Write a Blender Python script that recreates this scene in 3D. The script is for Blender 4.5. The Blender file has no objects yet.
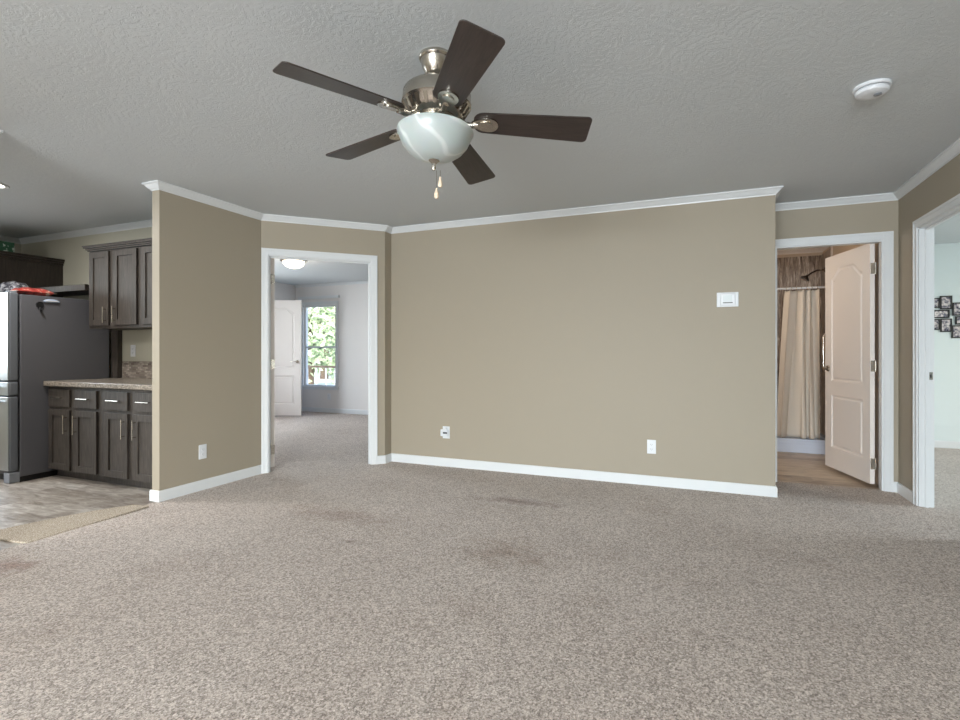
import bpy, bmesh, math, random
from mathutils import Vector, Matrix, Quaternion
from mathutils.geometry import tessellate_polygon
PI = math.pi
S = bpy.context.scene
C = S.collection

# ------------------------------------------------------------------ camera, world, lights
cam_d = bpy.data.cameras.new('camera')
cam_d.sensor_width = 36; cam_d.lens = 524 / 960 * 36; cam_d.shift_y = -8 / 960
cam_d.clip_start = 0.05; cam_d.clip_end = 300
cam = bpy.data.objects.new('camera', cam_d); C.objects.link(cam)
cam.location = (0, 0, 1.138); cam.rotation_euler = (PI / 2, 0, math.radians(22.6))
S.camera = cam
S.view_settings.view_transform = 'Standard'
S.view_settings.look = 'None'
S.view_settings.gamma = 1
S.view_settings.exposure = 0.16
S.view_settings.use_curve_mapping = False
S.cycles.max_bounces = 10
S.cycles.diffuse_bounces = 8

W = bpy.data.worlds.new('sky'); S.world = W
W.use_nodes = True
wn = W.node_tree.nodes; wl = W.node_tree.links
sky = wn.new('ShaderNodeTexSky')
sky.sky_type = 'NISHITA'; sky.sun_disc = False
sky.sun_elevation = math.radians(38); sky.sun_rotation = math.radians(150)
sky.air_density = 1.0; sky.dust_density = 3.0
wl.new(sky.outputs[0], wn['Background'].inputs[0])
wn['Background'].inputs[1].default_value = 0.85


def area(name, loc, rot, sx, sy, power, col=(1, 1, 1), spread=180):
    d = bpy.data.lights.new(name, 'AREA'); d.shape = 'RECTANGLE'; d.size = sx; d.size_y = sy
    d.energy = power; d.color = col; d.spread = math.radians(spread)
    o = bpy.data.objects.new(name, d); C.objects.link(o); o.location = loc; o.rotation_euler = rot
    return o


def point(name, loc, power, col, r=0.1):
    d = bpy.data.lights.new(name, 'POINT'); d.energy = power; d.color = col; d.shadow_soft_size = r
    o = bpy.data.objects.new(name, d); C.objects.link(o); o.location = loc
    return o


DAY = (0.86, 0.945, 1.0)
# daylight just outside the windows of the rear wall, the kitchen, the office, and an added bedroom window (all behind or beside the camera)
TI = PI / 2 - .45   # daylight from the sky slopes down into the rooms
area('daylight_patio_door', (-0.5, -4.40, 1.10), (TI, 0, 0), 2.3, 1.95, 385, DAY, 130)
area('daylight_rear_window', (-2.75, -4.40, 1.50), (TI, 0, 0), 1.1, 1.2, 60, DAY, 130)
area('daylight_kitchen_window', (-5.6, -4.40, 1.50), (TI, 0, 0), 1.5, 1.2, 25, DAY, 130)
area('fill_bedroom_side', (-7.4, 5.7, 1.40), (PI / 2 - .30, 0, -PI / 2), 1.2, 1.4, 88, DAY)  # fill light behind a made-up window, added to brighten the bedroom
area('daylight_office_side', (5.42, 5.2, 1.40), (TI, 0, PI / 2), 1.6, 1.4, 112, (0.93, 1.0, 0.99))
area('daylight_kitchen_side', (-7.38, 1.6, 1.52), (TI, 0, -PI / 2), 1.4, 1.1, 38, DAY, 150)

# ------------------------------------------------------------------ helpers


def lin(c):
    if isinstance(c, str):
        c = [int(c[i:i + 2], 16) / 255 for i in (0, 2, 4)]
    else:
        c = [v / 255 for v in c]
    return tuple((v / 12.92 if v <= .04045 else ((v + .055) / 1.055) ** 2.4) for v in c) + (1,)


def mat(name, col, rough=.6, metal=0.0, spec=.5, emit=None, est=0):
    m = bpy.data.materials.new(name); m.use_nodes = True
    b = m.node_tree.nodes['Principled BSDF']
    b.inputs['Base Color'].default_value = lin(col)
    b.inputs['Roughness'].default_value = rough
    b.inputs['Metallic'].default_value = metal
    b.inputs['Specular IOR Level'].default_value = spec
    if emit:
        b.inputs['Emission Color'].default_value = lin(emit); b.inputs['Emission Strength'].default_value = est
    return m


class N:
    """tiny node helper bound to one material"""
    def __init__(s, m):
        s.m = m; s.t = m.node_tree; s.b = s.t.nodes['Principled BSDF']
        s.tc = s.t.nodes.new('ShaderNodeTexCoord'); s.co = s.tc.outputs['Object']

    def link(s, a, b): s.t.links.new(a, b)

    def scale(s, v, rot=(0, 0, 0)):
        n = s.t.nodes.new('ShaderNodeMapping'); s.link(s.co, n.inputs[0])
        n.inputs['Scale'].default_value = v; n.inputs['Rotation'].default_value = rot
        return n.outputs[0]

    def noise(s, sc, det=2, rough=.5, dist=0, co=None):
        n = s.t.nodes.new('ShaderNodeTexNoise'); s.link(co or s.co, n.inputs['Vector'])
        n.inputs['Scale'].default_value = sc; n.inputs['Detail'].default_value = det
        n.inputs['Roughness'].default_value = rough; n.inputs['Distortion'].default_value = dist
        return n.outputs['Fac']

    def ramp(s, f, stops):
        n = s.t.nodes.new('ShaderNodeValToRGB'); s.link(f, n.inputs[0])
        e = n.color_ramp.elements
        while len(e) < len(stops): e.new(.5)
        for i, (p, c) in enumerate(stops):
            e[i].position = p; e[i].color = lin(c)
        return n.outputs[0]

    def mix(s, f, a, b, mode='MIX'):
        n = s.t.nodes.new('ShaderNodeMix'); n.data_type = 'RGBA'; n.blend_type = mode
        if hasattr(f, 'links') or not isinstance(f, (int, float)): s.link(f, n.inputs[0])
        else: n.inputs[0].default_value = f
        for v, i in ((a, 6), (b, 7)):
            if isinstance(v, (tuple, list, str)): n.inputs[i].default_value = lin(v)
            else: s.link(v, n.inputs[i])
        return n.outputs[2]

    def math(s, op, a, b=0.0, c=0.0):
        n = s.t.nodes.new('ShaderNodeMath'); n.operation = op
        for v, i in ((a, 0), (b, 1), (c, 2)):
            if isinstance(v, (int, float)): n.inputs[i].default_value = v
            else: s.link(v, n.inputs[i])
        return n.outputs[0]

    def bump(s, h, st=.3, d=.01):
        n = s.t.nodes.new('ShaderNodeBump'); s.link(h, n.inputs['Height'])
        n.inputs['Strength'].default_value = st; n.inputs['Distance'].default_value = d
        s.link(n.outputs[0], s.b.inputs['Normal'])

    def col(s, c): s.link(c, s.b.inputs['Base Color'])


def wall_mat(name, col):
    m = mat(name, col, .55, spec=.35); n = N(m)
    n.bump(n.noise(160, 3), .08, .002)
    return m


M = {}
M['taupe'] = wall_mat('taupe_paint', (156, 147, 131))
M['kitchen_wall'] = wall_mat('kitchen_paint', (180, 177, 162))
M['bed_wall'] = wall_mat('bedroom_paint', (220, 217, 215))
M['office_wall'] = wall_mat('office_paint', (210, 220, 221))
M['bath_wall'] = wall_mat('bath_paint', (196, 178, 158))
M['trim'] = mat('white_trim_paint', (212, 215, 217), .35)
M['white'] = mat('white_plastic', (214, 217, 221), .35)
M['door'] = mat('door_paint', (226, 219, 214), .42)
M['grey_slot'] = mat('grey_plastic', (130, 134, 140), .5)
M['dark_slot'] = mat('dark_plastic', (40, 42, 46), .4)
M['black'] = mat('black_plastic', (22, 22, 24), .4)
M['nickel'] = mat('brushed_nickel', (188, 182, 172), .26, 1.0)
M['chrome'] = mat('chrome', (205, 203, 200), .14, 1.0)
M['steel'] = mat('stainless_steel', (196, 200, 203), .28, 1.0)
M['fridge_side'] = mat('fridge_grey_enamel', (90, 90, 94), .45)
M['fridge_edge'] = mat('fridge_edge_grey', (112, 116, 122), .4, .3)
M['red'] = mat('red_foil', (170, 52, 48), .3)
M['cream_print'] = mat('cream_print', (214, 196, 176), .4)
M['grey_foil'] = mat('grey_foil', (150, 150, 158), .25, .6)
M['blue_pale'] = mat('pale_blue_plastic', (176, 190, 214), .35)
M['wood_fob'] = mat('cream_fob', (216, 196, 172), .4)
M['shower_base'] = mat('white_acrylic', (196, 204, 220), .25)
M['shadow_gap'] = mat('black_gap', (14, 13, 13), .8)

# ceiling: stomped brush texture
m = M['ceiling'] = mat('stippled_ceiling', (199, 204, 207), .75, spec=.25); n = N(m)
w = n.t.nodes.new('ShaderNodeTexVoronoi'); n.link(n.co, w.inputs['Vector']); w.inputs['Scale'].default_value = 3.2
d2 = n.noise(26, 5, .62, 1.6, n.scale((1, 1.0, 1)))
fan = n.math('SINE', n.math('MULTIPLY', n.math('ADD', w.outputs['Distance'], n.math('MULTIPLY', d2, .35)), 60))
h = n.math('ADD', n.math('MULTIPLY', fan, .16), n.math('MULTIPLY', d2, 1.2))
n.bump(h, .25, .010)

# carpet
m = M['carpet'] = mat('beige_carpet', (160, 150, 142), 1.0, spec=.05); n = N(m)
def tuft(sc):
    v = n.t.nodes.new('ShaderNodeTexVoronoi'); n.link(n.co, v.inputs['Vector']); v.inputs['Scale'].default_value = sc
    return n.math('ADD', n.math('MULTIPLY', v.outputs['Color'], 1.0), n.math('MULTIPLY', v.outputs['Distance'], -.25))
f = tuft(140); f2 = tuft(290)
fine = n.math('ADD', n.math('MULTIPLY', f, .55), n.math('MULTIPLY', f2, .45))
c1 = n.ramp(fine, [(.10, (132, 121, 112)), (.34, (184, 172, 163)), (.52, (213, 201, 191)), (.80, (248, 240, 232))])
big = n.noise(1.5, 4, .6, .1)
c2 = n.mix(n.math('MULTIPLY', n.math('SUBTRACT', 1.0, big), .5), c1, (176, 160, 150), 'MULTIPLY')
st = n.noise(1.7, 4, .68, .15)
stain = n.ramp(st, [(.55, (255, 255, 255)), (.88, (222, 214, 208))])
c3 = n.mix(1.0, c2, stain, 'MULTIPLY')
for (sx, sy, ax, ay, dk) in ((-1.92, 2.61, .06, .035, (186, 176, 172)), (-1.26, 3.80, .42, .10, (198, 188, 184)), (-1.02, 2.80, .34, .26, (226, 219, 213)), (-3.36, 1.62, .18, .14, (216, 200, 195)), (-2.3, 3.0, .6, .2, (228, 221, 217))):
    mp = n.t.nodes.new('ShaderNodeMapping'); n.link(n.co, mp.inputs[0])
    mp.inputs['Location'].default_value = (-sx / ax, -sy / ay, 0); mp.inputs['Scale'].default_value = (1 / ax, 1 / ay, 1)
    ln = n.t.nodes.new('ShaderNodeVectorMath'); ln.operation = 'LENGTH'; n.link(mp.outputs[0], ln.inputs[0])
    q = n.math('ADD', ln.outputs['Value'], n.math('MULTIPLY', n.math('SUBTRACT', n.noise(9, 4, .7), .5), 2.4))
    c3 = n.mix(1.0, c3, n.ramp(q, [(.15, dk), (.95, (255, 255, 255))]), 'MULTIPLY')
n.col(c3); n.bump(fine, .22, .003)
n.b.inputs['Sheen Weight'].default_value = .15

m = M['carpet_strip'] = mat('tan_carpet_backing', (186, 172, 152), 1.0, spec=.05); n = N(m)
f = n.noise(170, 3, .75)
n.col(n.ramp(f, [(.40, (134, 122, 108)), (.5, (176, 164, 148)), (.62, (206, 196, 182))])); n.bump(f, .3, .004)


def plank(name, tones, sx, sy, rot, grain, gs):
    m = mat(name, tones[1], .38, spec=.4); n = N(m)
    v = n.scale((1, 1, 1), (0, 0, rot))
    b = n.t.nodes.new('ShaderNodeTexBrick'); n.link(v, b.inputs['Vector'])
    b.inputs['Scale'].default_value = 1; b.inputs['Brick Width'].default_value = sx; b.inputs['Row Height'].default_value = sy
    b.inputs['Mortar Size'].default_value = .0015; b.inputs['Mortar Smooth'].default_value = .2
    b.inputs['Color1'].default_value = (0, 0, 0, 1); b.inputs['Color2'].default_value = (1, 1, 1, 1)
    b.inputs['Mortar'].default_value = (.3, .3, .3, 1)
    b.offset = .37
    sc = n.t.nodes.new('ShaderNodeMapping'); n.link(v, sc.inputs[0]); sc.inputs['Scale'].default_value = gs
    g = n.noise(4, 5, .65, .8, sc.outputs[0])
    mixv = n.math('ADD', n.math('MULTIPLY', n.math('SUBTRACT', g, .2), 1.15), n.math('MULTIPLY', b.outputs['Color'], .26))
    n.col(n.ramp(mixv, [(.22, tones[0]), (.42, tones[1]), (.62, tones[2]), (.82, tones[3])]))
    n.bump(b.outputs['Fac'], .1, .002)
    return m


M['kitchen_floor'] = plank('grey_vinyl_plank', [(116, 106, 97), (150, 141, 131), (176, 169, 160), (206, 201, 194)], .6, .13, 0, 0, (1.6, 6, 1))
M['bath_floor'] = plank('brown_vinyl_plank', [(124, 108, 94), (178, 160, 142), (206, 190, 170), (222, 208, 190)], .95, .14, 0, 0, (1.2, 11, 1))


def wood(name, tones, gs, rough=.4):
    m = mat(name, tones[1], rough, spec=.45); n = N(m)
    g = n.noise(5, 6, .7, .6, n.scale(gs))
    n.col(n.ramp(g, [(.3, tones[0]), (.52, tones[1]), (.74, tones[2])]))
    n.bump(g, .06, .002)
    return m


M['cab'] = wood('dark_stained_oak', [(46, 41, 37), (66, 60, 55), (86, 80, 74)], (14, 14, 1.2), .5)
M['pantry'] = wood('espresso_oak', [(30, 25, 22), (46, 39, 34), (62, 53, 47)], (16, 16, 1.2))
M['blade'] = wood('dark_walnut_blade', [(38, 31, 28), (54, 45, 41), (66, 55, 50)], (1.4, 16, 16), .38)

m = M['counter'] = mat('speckled_laminate', (150, 138, 124), .3); n = N(m)
n.col(n.ramp(n.noise(85, 4, .8), [(.36, (50, 43, 38)), (.46, (108, 98, 88)), (.55, (150, 140, 128)), (.66, (196, 188, 176))]))
m = M['mosaic'] = mat('stone_mosaic', (150, 142, 132), .4); n = N(m)
b = n.t.nodes.new('ShaderNodeTexBrick'); n.link(n.scale((1, 1, 1), (PI / 2, 0, 0)), b.inputs['Vector'])
b.inputs['Scale'].default_value = 1; b.inputs['Brick Width'].default_value = .05; b.inputs['Row Height'].default_value = .018
b.inputs['Mortar Size'].default_value = .0015
b.inputs['Color1'].default_value = lin((92, 82, 74)); b.inputs['Color2'].default_value = lin((196, 188, 176)); b.inputs['Mortar'].default_value = lin((120, 112, 104))
n.col(n.mix(n.noise(60, 3), b.outputs['Color'], (96, 84, 76)))
m = M['tile'] = mat('driftwood_tile', (120, 100, 84), .35); n = N(m)
g = n.noise(5, 6, .72, .8, n.scale((9, 9, .9)))
n.col(n.ramp(g, [(.34, (76, 62, 52)), (.45, (124, 106, 92)), (.55, (158, 141, 125)), (.66, (204, 192, 178))]))
m = M['bowl'] = mat('alabaster_glass', (226, 232, 230), .3); n = N(m)
w = n.t.nodes.new('ShaderNodeTexWave'); n.link(n.scale((1, 1, 1), (.5, .4, .3)), w.inputs['Vector']); w.inputs['Scale'].default_value = 3.2
w.inputs['Distortion'].default_value = 9; w.inputs['Detail'].default_value = 2; w.inputs['Detail Scale'].default_value = .9
n.col(n.ramp(w.outputs['Fac'], [(.0, (172, 181, 180)), (.8, (176, 184, 183)), (.90, (178, 186, 185)), (.995, (200, 206, 204))]))
n.b.inputs['Subsurface Weight'].default_value = .15
m = M['curtain'] = mat('cream_linen', (208, 199, 187), .9, spec=.1); n = N(m)
n.bump(n.noise(220, 2), .15, .002)
M['lamp_glass'] = mat('lit_frosted_glass', (255, 250, 240), .4, emit=(255, 244, 226), est=3.2)
M['can_glow'] = mat('lit_can_lens', (255, 250, 240), .4, emit=(255, 246, 232), est=7)
m = M['green_box'] = mat('green_print', (44, 92, 66), .5); n = N(m)
n.col(n.ramp(n.noise(24, 2, .6), [(.56, (38, 88, 62)), (.66, (206, 216, 206))]))
m = M['photo'] = mat('photo_print', (140, 140, 150), .25); n = N(m)
n.col(n.ramp(n.noise(26, 4, .65), [(.34, (44, 44, 60)), (.44, (120, 118, 132)), (.54, (196, 188, 186)), (.64, (232, 228, 230)), (.7, (186, 140, 124))]))
m = M['leaf'] = mat('leaf_green', (128, 158, 112), .7); n = N(m)
n.col(n.ramp(n.noise(.9, 4, .7), [(.35, (136, 160, 128)), (.5, (176, 196, 164)), (.65, (222, 232, 212))]))
n.b.inputs['Subsurface Weight'].default_value = .0
m = M['red']; n = N(m)
n.col(n.ramp(n.noise(15, 3, .6), [(.36, (92, 32, 30)), (.5, (158, 56, 50)), (.6, (174, 70, 60)), (.66, (210, 190, 172))]))
m = M['grey_foil']; n = N(m)
n.col(n.ramp(n.noise(26, 4, .7), [(.38, (60, 60, 70)), (.5, (140, 140, 148)), (.62, (226, 226, 230))]))
M['bark'] = mat('bark', (96, 84, 72), .9)
m = M['ground'] = mat('pale_gravel', (190, 188, 180), .95, spec=.1); n = N(m)
n.col(n.ramp(n.noise(.4, 4), [(.4, (176, 180, 160)), (.6, (222, 220, 214))]))
# window glass: thin clear sheet with a light reflection
m = M['glass'] = bpy.data.materials.new('window_glass'); m.use_nodes = True
t = m.node_tree; t.nodes.remove(t.nodes['Principled BSDF'])
tr = t.nodes.new('ShaderNodeBsdfTransparent'); gl = t.nodes.new('ShaderNodeBsdfGlossy'); gl.inputs['Roughness'].default_value = .02
mx = t.nodes.new('ShaderNodeMixShader')
mx.inputs[0].default_value = .05; t.links.new(tr.outputs[0], mx.inputs[1]); t.links.new(gl.outputs[0], mx.inputs[2])
t.links.new(mx.outputs[0], t.nodes['Material Output'].inputs[0])


class MB:
    def __init__(s): s.bm = bmesh.new()

    def _xf(s, vs, mtx):
        if mtx is not None:
            for v in vs: v.co = mtx @ v.co

    def box(s, x0, x1, y0, y1, z0, z1, mtx=None):
        vs = [s.bm.verts.new(p) for p in ((x0, y0, z0), (x1, y0, z0), (x1, y1, z0), (x0, y1, z0), (x0, y0, z1), (x1, y0, z1), (x1, y1, z1), (x0, y1, z1))]
        for f in ((3, 2, 1, 0), (4, 5, 6, 7), (0, 1, 5, 4), (1, 2, 6, 5), (2, 3, 7, 6), (3, 0, 4, 7)):
            s.bm.faces.new([vs[i] for i in f])
        s._xf(vs, mtx); return s

    def prism(s, poly, z0, z1, mtx=None):
        a = [s.bm.verts.new((x, y, z0)) for x, y in poly]; b = [s.bm.verts.new((x, y, z1)) for x, y in poly]
        k = len(poly)
        s.bm.faces.new(a[::-1]); s.bm.faces.new(b)
        for i in range(k): s.bm.faces.new((a[i], a[(i + 1) % k], b[(i + 1) % k], b[i]))
        s._xf(a + b, mtx); return s

    def lathe(s, prof, seg=32, mtx=None):
        """prof: (r, z) list; r=0 ends close to a point"""
        rows = []
        allv = []
        for r, z in prof:
            if r < 1e-6: row = [s.bm.verts.new((0, 0, z))]
            else: row = [s.bm.verts.new((r * math.cos(2 * PI * i / seg), r * math.sin(2 * PI * i / seg), z)) for i in range(seg)]
            rows.append(row); allv += row
        for a, b in zip(rows, rows[1:]):
            for i in range(seg):
                j = (i + 1) % seg
                if len(a) == 1 and len(b) == 1: continue
                if len(a) == 1: s.bm.faces.new((a[0], b[j], b[i]))
                elif len(b) == 1: s.bm.faces.new((a[i], a[j], b[0]))
                else: s.bm.faces.new((a[i], a[j], b[j], b[i]))
        for row, flip in ((rows[0], 1), (rows[-1], 0)):
            if len(row) > 1: s.bm.faces.new(row[::-1] if flip else row)
        s._xf(allv, mtx); return s

    def tube(s, pts, r, seg=10, mtx=None):
        pts = [Vector(p) for p in pts]
        rs = r if isinstance(r, (list, tuple)) else [r] * len(pts)
        rows = []; allv = []
        up = None
        for i, p in enumerate(pts):
            d = (pts[min(i + 1, len(pts) - 1)] - pts[max(i - 1, 0)]).normalized()
            if up is None:
                up = Vector((0, 0, 1)) if abs(d.z) < .9 else Vector((1, 0, 0))
            a = d.cross(up).normalized(); b = a.cross(d).normalized(); up = b
            row = [s.bm.verts.new(p + (a * math.cos(2 * PI * k / seg) + b * math.sin(2 * PI * k / seg)) * rs[i]) for k in range(seg)]
            rows.append(row); allv += row
        for a, b in zip(rows, rows[1:]):
            for i in range(seg):
                j = (i + 1) % seg; s.bm.faces.new((a[i], b[i], b[j], a[j]))
        s.bm.faces.new(rows[0]); s.bm.faces.new(rows[-1][::-1])
        s._xf(allv, mtx); return s

    def build(s, name, m, parent=None, bevel=0, smooth=False, mtx=None):
        bmesh.ops.recalc_face_normals(s.bm, faces=s.bm.faces[:])
        me = bpy.data.meshes.new(name); s.bm.to_mesh(me); s.bm.free()
        o = bpy.data.objects.new(name, me); C.objects.link(o); me.materials.append(M[m] if isinstance(m, str) else m)
        if parent: o.parent = parent
        if mtx is not None: o.matrix_local = mtx
        if smooth:
            for p in me.polygons: p.use_smooth = True
            md = o.modifiers.new('edges', 'EDGE_SPLIT'); md.split_angle = math.radians(35)
        if bevel:
            md = o.modifiers.new('bevel', 'BEVEL'); md.width = bevel; md.segments = 2; md.limit_method = 'ANGLE'; md.angle_limit = math.radians(40)
        return o


def tag(o, label=None, cat=None, group=None, kind=None):
    if label: o['label'] = label
    if cat: o['category'] = cat
    if group: o['group'] = group
    if kind: o['kind'] = kind
    return o


def thing(name, label, cat, loc=(0, 0, 0), rz=0, group=None, kind=None):
    o = bpy.data.objects.new(name, None); C.objects.link(o); o.empty_display_size = .1
    o.location = loc; o.rotation_euler = (0, 0, rz)
    return tag(o, label, cat, group, kind)


def copy_tree(o, parent=None):
    c = o.copy(); C.objects.link(c)
    if parent: c.parent = parent
    for ch in [x for x in C.objects if x.parent == o]: copy_tree(ch, c)
    return c


def struct(name, mb, m, label, bevel=0, smooth=False, cat=None):
    return tag(mb.build(name, m, None, bevel, smooth), label, cat or name.split('_')[0], None, 'structure')


def sweep(path, prof):
    """one mesh per wall run; path has the room on its left, prof = (distance off wall, height) ring; corners mitred"""
    pts = [Vector(p) for p in path]; k = len(pts)
    nrm = []
    for a, b in zip(pts, pts[1:]):
        d = (b - a).normalized(); nrm.append(Vector((-d.y, d.x)))
    off = []
    for i in range(k):
        if i == 0: off.append(nrm[0])
        elif i == k - 1: off.append(nrm[-1])
        else:
            q = (nrm[i - 1] + nrm[i]).normalized(); off.append(q / max(.3, q.dot(nrm[i])))
    out = []
    for i in range(k - 1):
        mb = MB(); rows = []
        for j in (i, i + 1):
            rows.append([mb.bm.verts.new((pts[j].x + off[j].x * dd, pts[j].y + off[j].y * dd, z)) for dd, z in prof])
        r = len(prof)
        for q in range(r):
            mb.bm.faces.new((rows[0][q], rows[1][q], rows[1][(q + 1) % r], rows[0][(q + 1) % r]))
        mb.bm.faces.new(rows[0]); mb.bm.faces.new(rows[1][::-1])
        out.append(mb)
    return out


H = 2.425
OPEN = 2.06
r2 = math.sqrt(.5)
D = Vector((-3.78, 3.745))
def dg(t, back=0): return (D.x + t * r2 - back * r2, D.y + t * r2 + back * r2)
Cn = dg(1.167)

# ------------------------------------------------------------------ structure: floors and ceiling
f = MB()
for q in ((-3.70, 1.55, -4.32, 4.72), (.5, 1.55, 4.72, 5.27), (1.55, 5.32, -4.32, 8.1), (-7.3, -.6, 4.72, 8.1), (-7.3, -3.70, 3.56, 4.72), (-3.80, -3.70, 2.62, 3.56)):
    f.box(*q, -.12, 0)
struct('floor', f, 'carpet', 'beige speckled wall to wall carpet')
struct('floor_kitchen', MB().box(-7.3, -3.70, -4.32, 3.6, -.12, -.008), 'kitchen_floor', 'grey wood look vinyl plank kitchen floor', cat='floor')
struct('floor_bathroom', MB().box(-.6, 1.5, 5.27, 7.7, -.12, -.006), 'bath_floor', 'brown wood look vinyl plank bathroom floor', cat='floor')
struct('ceiling', MB().box(-7.4, 5.4, -4.4, 8.2, H, H + .1), 'ceiling', 'grey white ceiling with stomped plaster texture')

# walls
def wl_(name, polys, m, label):
    mb = MB()
    for poly, z0, z1 in polys: mb.prism(poly, z0, z1)
    return struct(name, mb, m, label)
def R(x0, x1, y0, y1): return [(x0, y0), (x1, y0), (x1, y1), (x0, y1)]

wl_('wall_left', [([(-3.78, 2.74), (-3.78, 3.745), (-3.86, 3.778), (-3.86, 2.74)], 0, H)], 'taupe', 'taupe wall between kitchen opening and angled doorway')
wl_('wall_near_left', [(R(-3.86, -3.78, -4.2, 1.70), 0, H)], 'taupe', 'taupe wall on near side of kitchen opening')
wl_('wall_angled', [([dg(0), dg(.055), dg(.055, .08), (-3.86, 3.778)], 0, H),
                    ([dg(1.035), Cn, (-2.955, 4.69), (-2.955, 4.77), (-3.035, 4.77), (-3.035, 4.603), dg(1.035, .08)], 0, H),
                    ([dg(.055), dg(1.035), dg(1.035, .08), dg(.055, .08)], OPEN, H)], 'taupe', 'angled taupe wall around the bedroom doorway')
wl_('wall_back', [(R(-2.955, .56, 4.69, 4.77), 0, H), (R(.48, .56, 4.77, 5.31), 0, H)], 'taupe', 'wide taupe wall with thermostat and outlets')
wl_('wall_recess', [(R(.56, .623, 5.23, 5.31), 0, H), (R(1.405, 1.5, 5.23, 5.31), 0, H), (R(.623, 1.405, 5.23, 5.31), OPEN, H)], 'taupe', 'recessed taupe wall around the bathroom doorway')
wl_('wall_right', [(R(1.5, 1.585, -4.2, 4.03), 0, H), (R(1.5, 1.585, 4.82, 5.31), 0, H), (R(1.5, 1.585, 4.03, 4.82), OPEN, H)], 'taupe', 'taupe right wall with cased opening')
# rear wall with patio door and windows
wl_('wall_rear', [(R(-7.23, -6.35, -4.3, -4.2), 0, H), (R(-6.35, -4.85, -4.3, -4.2), 0, .85), (R(-6.35, -4.85, -4.3, -4.2), 2.05, H), (R(-4.85, -3.3, -4.3, -4.2), 0, H),
                  (R(-3.3, -2.2, -4.3, -4.2), 0, .85), (R(-3.3, -2.2, -4.3, -4.2), 2.05, H), (R(-2.2, -1.75, -4.3, -4.2), 0, H),
                  (R(-1.75, .55, -4.3, -4.2), 2.05, H), (R(.55, 1.6, -4.3, -4.2), 0, H)], 'taupe', 'taupe rear wall with patio door and windows')
wl_('wall_kitchen_back', [(R(-7.15, -3.86, 3.52, 3.6), 0, H)], 'kitchen_wall', 'beige kitchen wall behind the cabinets')
wl_('wall_kitchen_left', [(R(-7.23, -7.15, -4.2, .9), 0, H), (R(-7.23, -7.15, 2.3, 3.6), 0, H), (R(-7.23, -7.15, .9, 2.3), 0, .95), (R(-7.23, -7.15, .9, 2.3), 2.05, H)], 'kitchen_wall', 'beige kitchen side wall')
# bedroom
GX0, GX1, GZ0, GZ1 = -7.01, -6.25, .475, 2.03
wl_('wall_bedroom_far', [(R(-7.28, GX0, 8.0, 8.1), 0, H), (R(GX1, -.5, 8.0, 8.1), 0, H), (R(GX0, GX1, 8.0, 8.1), 0, GZ0), (R(GX0, GX1, 8.0, 8.1), GZ1, H)], 'bed_wall', 'pale bedroom wall with window')
wl_('wall_bedroom_left', [(R(-7.28, -7.2, 3.6, 5.1), 0, H), (R(-7.28, -7.2, 6.3, 8.0), 0, H), (R(-7.28, -7.2, 5.1, 6.3), 0, .65), (R(-7.28, -7.2, 5.1, 6.3), 2.05, H)], 'bed_wall', 'pale bedroom side wall')
wl_('wall_bedroom_right', [(R(-.6, -.5, 4.77, 8.0), 0, H)], 'bed_wall', 'pale bedroom wall opposite the added side window')
wl_('wall_bedroom_front', [(R(-7.2, -3.86, 3.6, 3.62), 0, H), (R(-3.035, -.6, 4.77, 4.79), 0, H)], 'bed_wall', 'pale bedroom face of the dividing walls')
# bathroom
wl_('wall_bathroom_back', [(R(-.6, 1.5, 7.6, 7.7), 0, H)], 'bath_wall', 'bathroom wall behind the shower')
wl_('wall_bathroom_right', [(R(1.42, 1.5, 5.31, 7.6), 0, H)], 'bath_wall', 'bathroom wall beside the open door')
wl_('wall_bathroom_left', [(R(-.5, -.42, 5.31, 7.6), 0, H), (R(-.5, .48, 5.23, 5.31), 0, H)], 'bath_wall', 'bathroom wall on the left')
wl_('wall_shower', [(R(.25, 1.40, 7.575, 7.598), .14, 2.33), (R(1.40, 1.418, 7.1, 7.598), .14, 2.33), (R(.23, .25, 7.0, 7.598), .14, 2.33)], 'tile', 'vertical grained brown tile surround of the shower')
# office
wl_('wall_office_far', [(R(1.5, 5.3, 7.86, 7.96), 0, H)], 'office_wall', 'pale green white wall with photo collage')
wl_('wall_office_right', [(R(5.2, 5.3, -4.2, 4.4), 0, H), (R(5.2, 5.3, 6.0, 7.86), 0, H), (R(5.2, 5.3, 4.4, 6.0), 0, .65), (R(5.2, 5.3, 4.4, 6.0), 2.05, H)], 'office_wall', 'pale office wall with window')
wl_('wall_office_left', [(R(1.5, 1.6, 5.31, 7.86), 0, H), (R(1.585, 1.61, 4.90, 7.86), 0, H)], 'office_wall', 'pale office wall beside the bathroom')
wl_('wall_office_near', [(R(1.6, 5.2, 1.2, 1.3), 0, H)], 'office_wall', 'pale office near wall')

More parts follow.
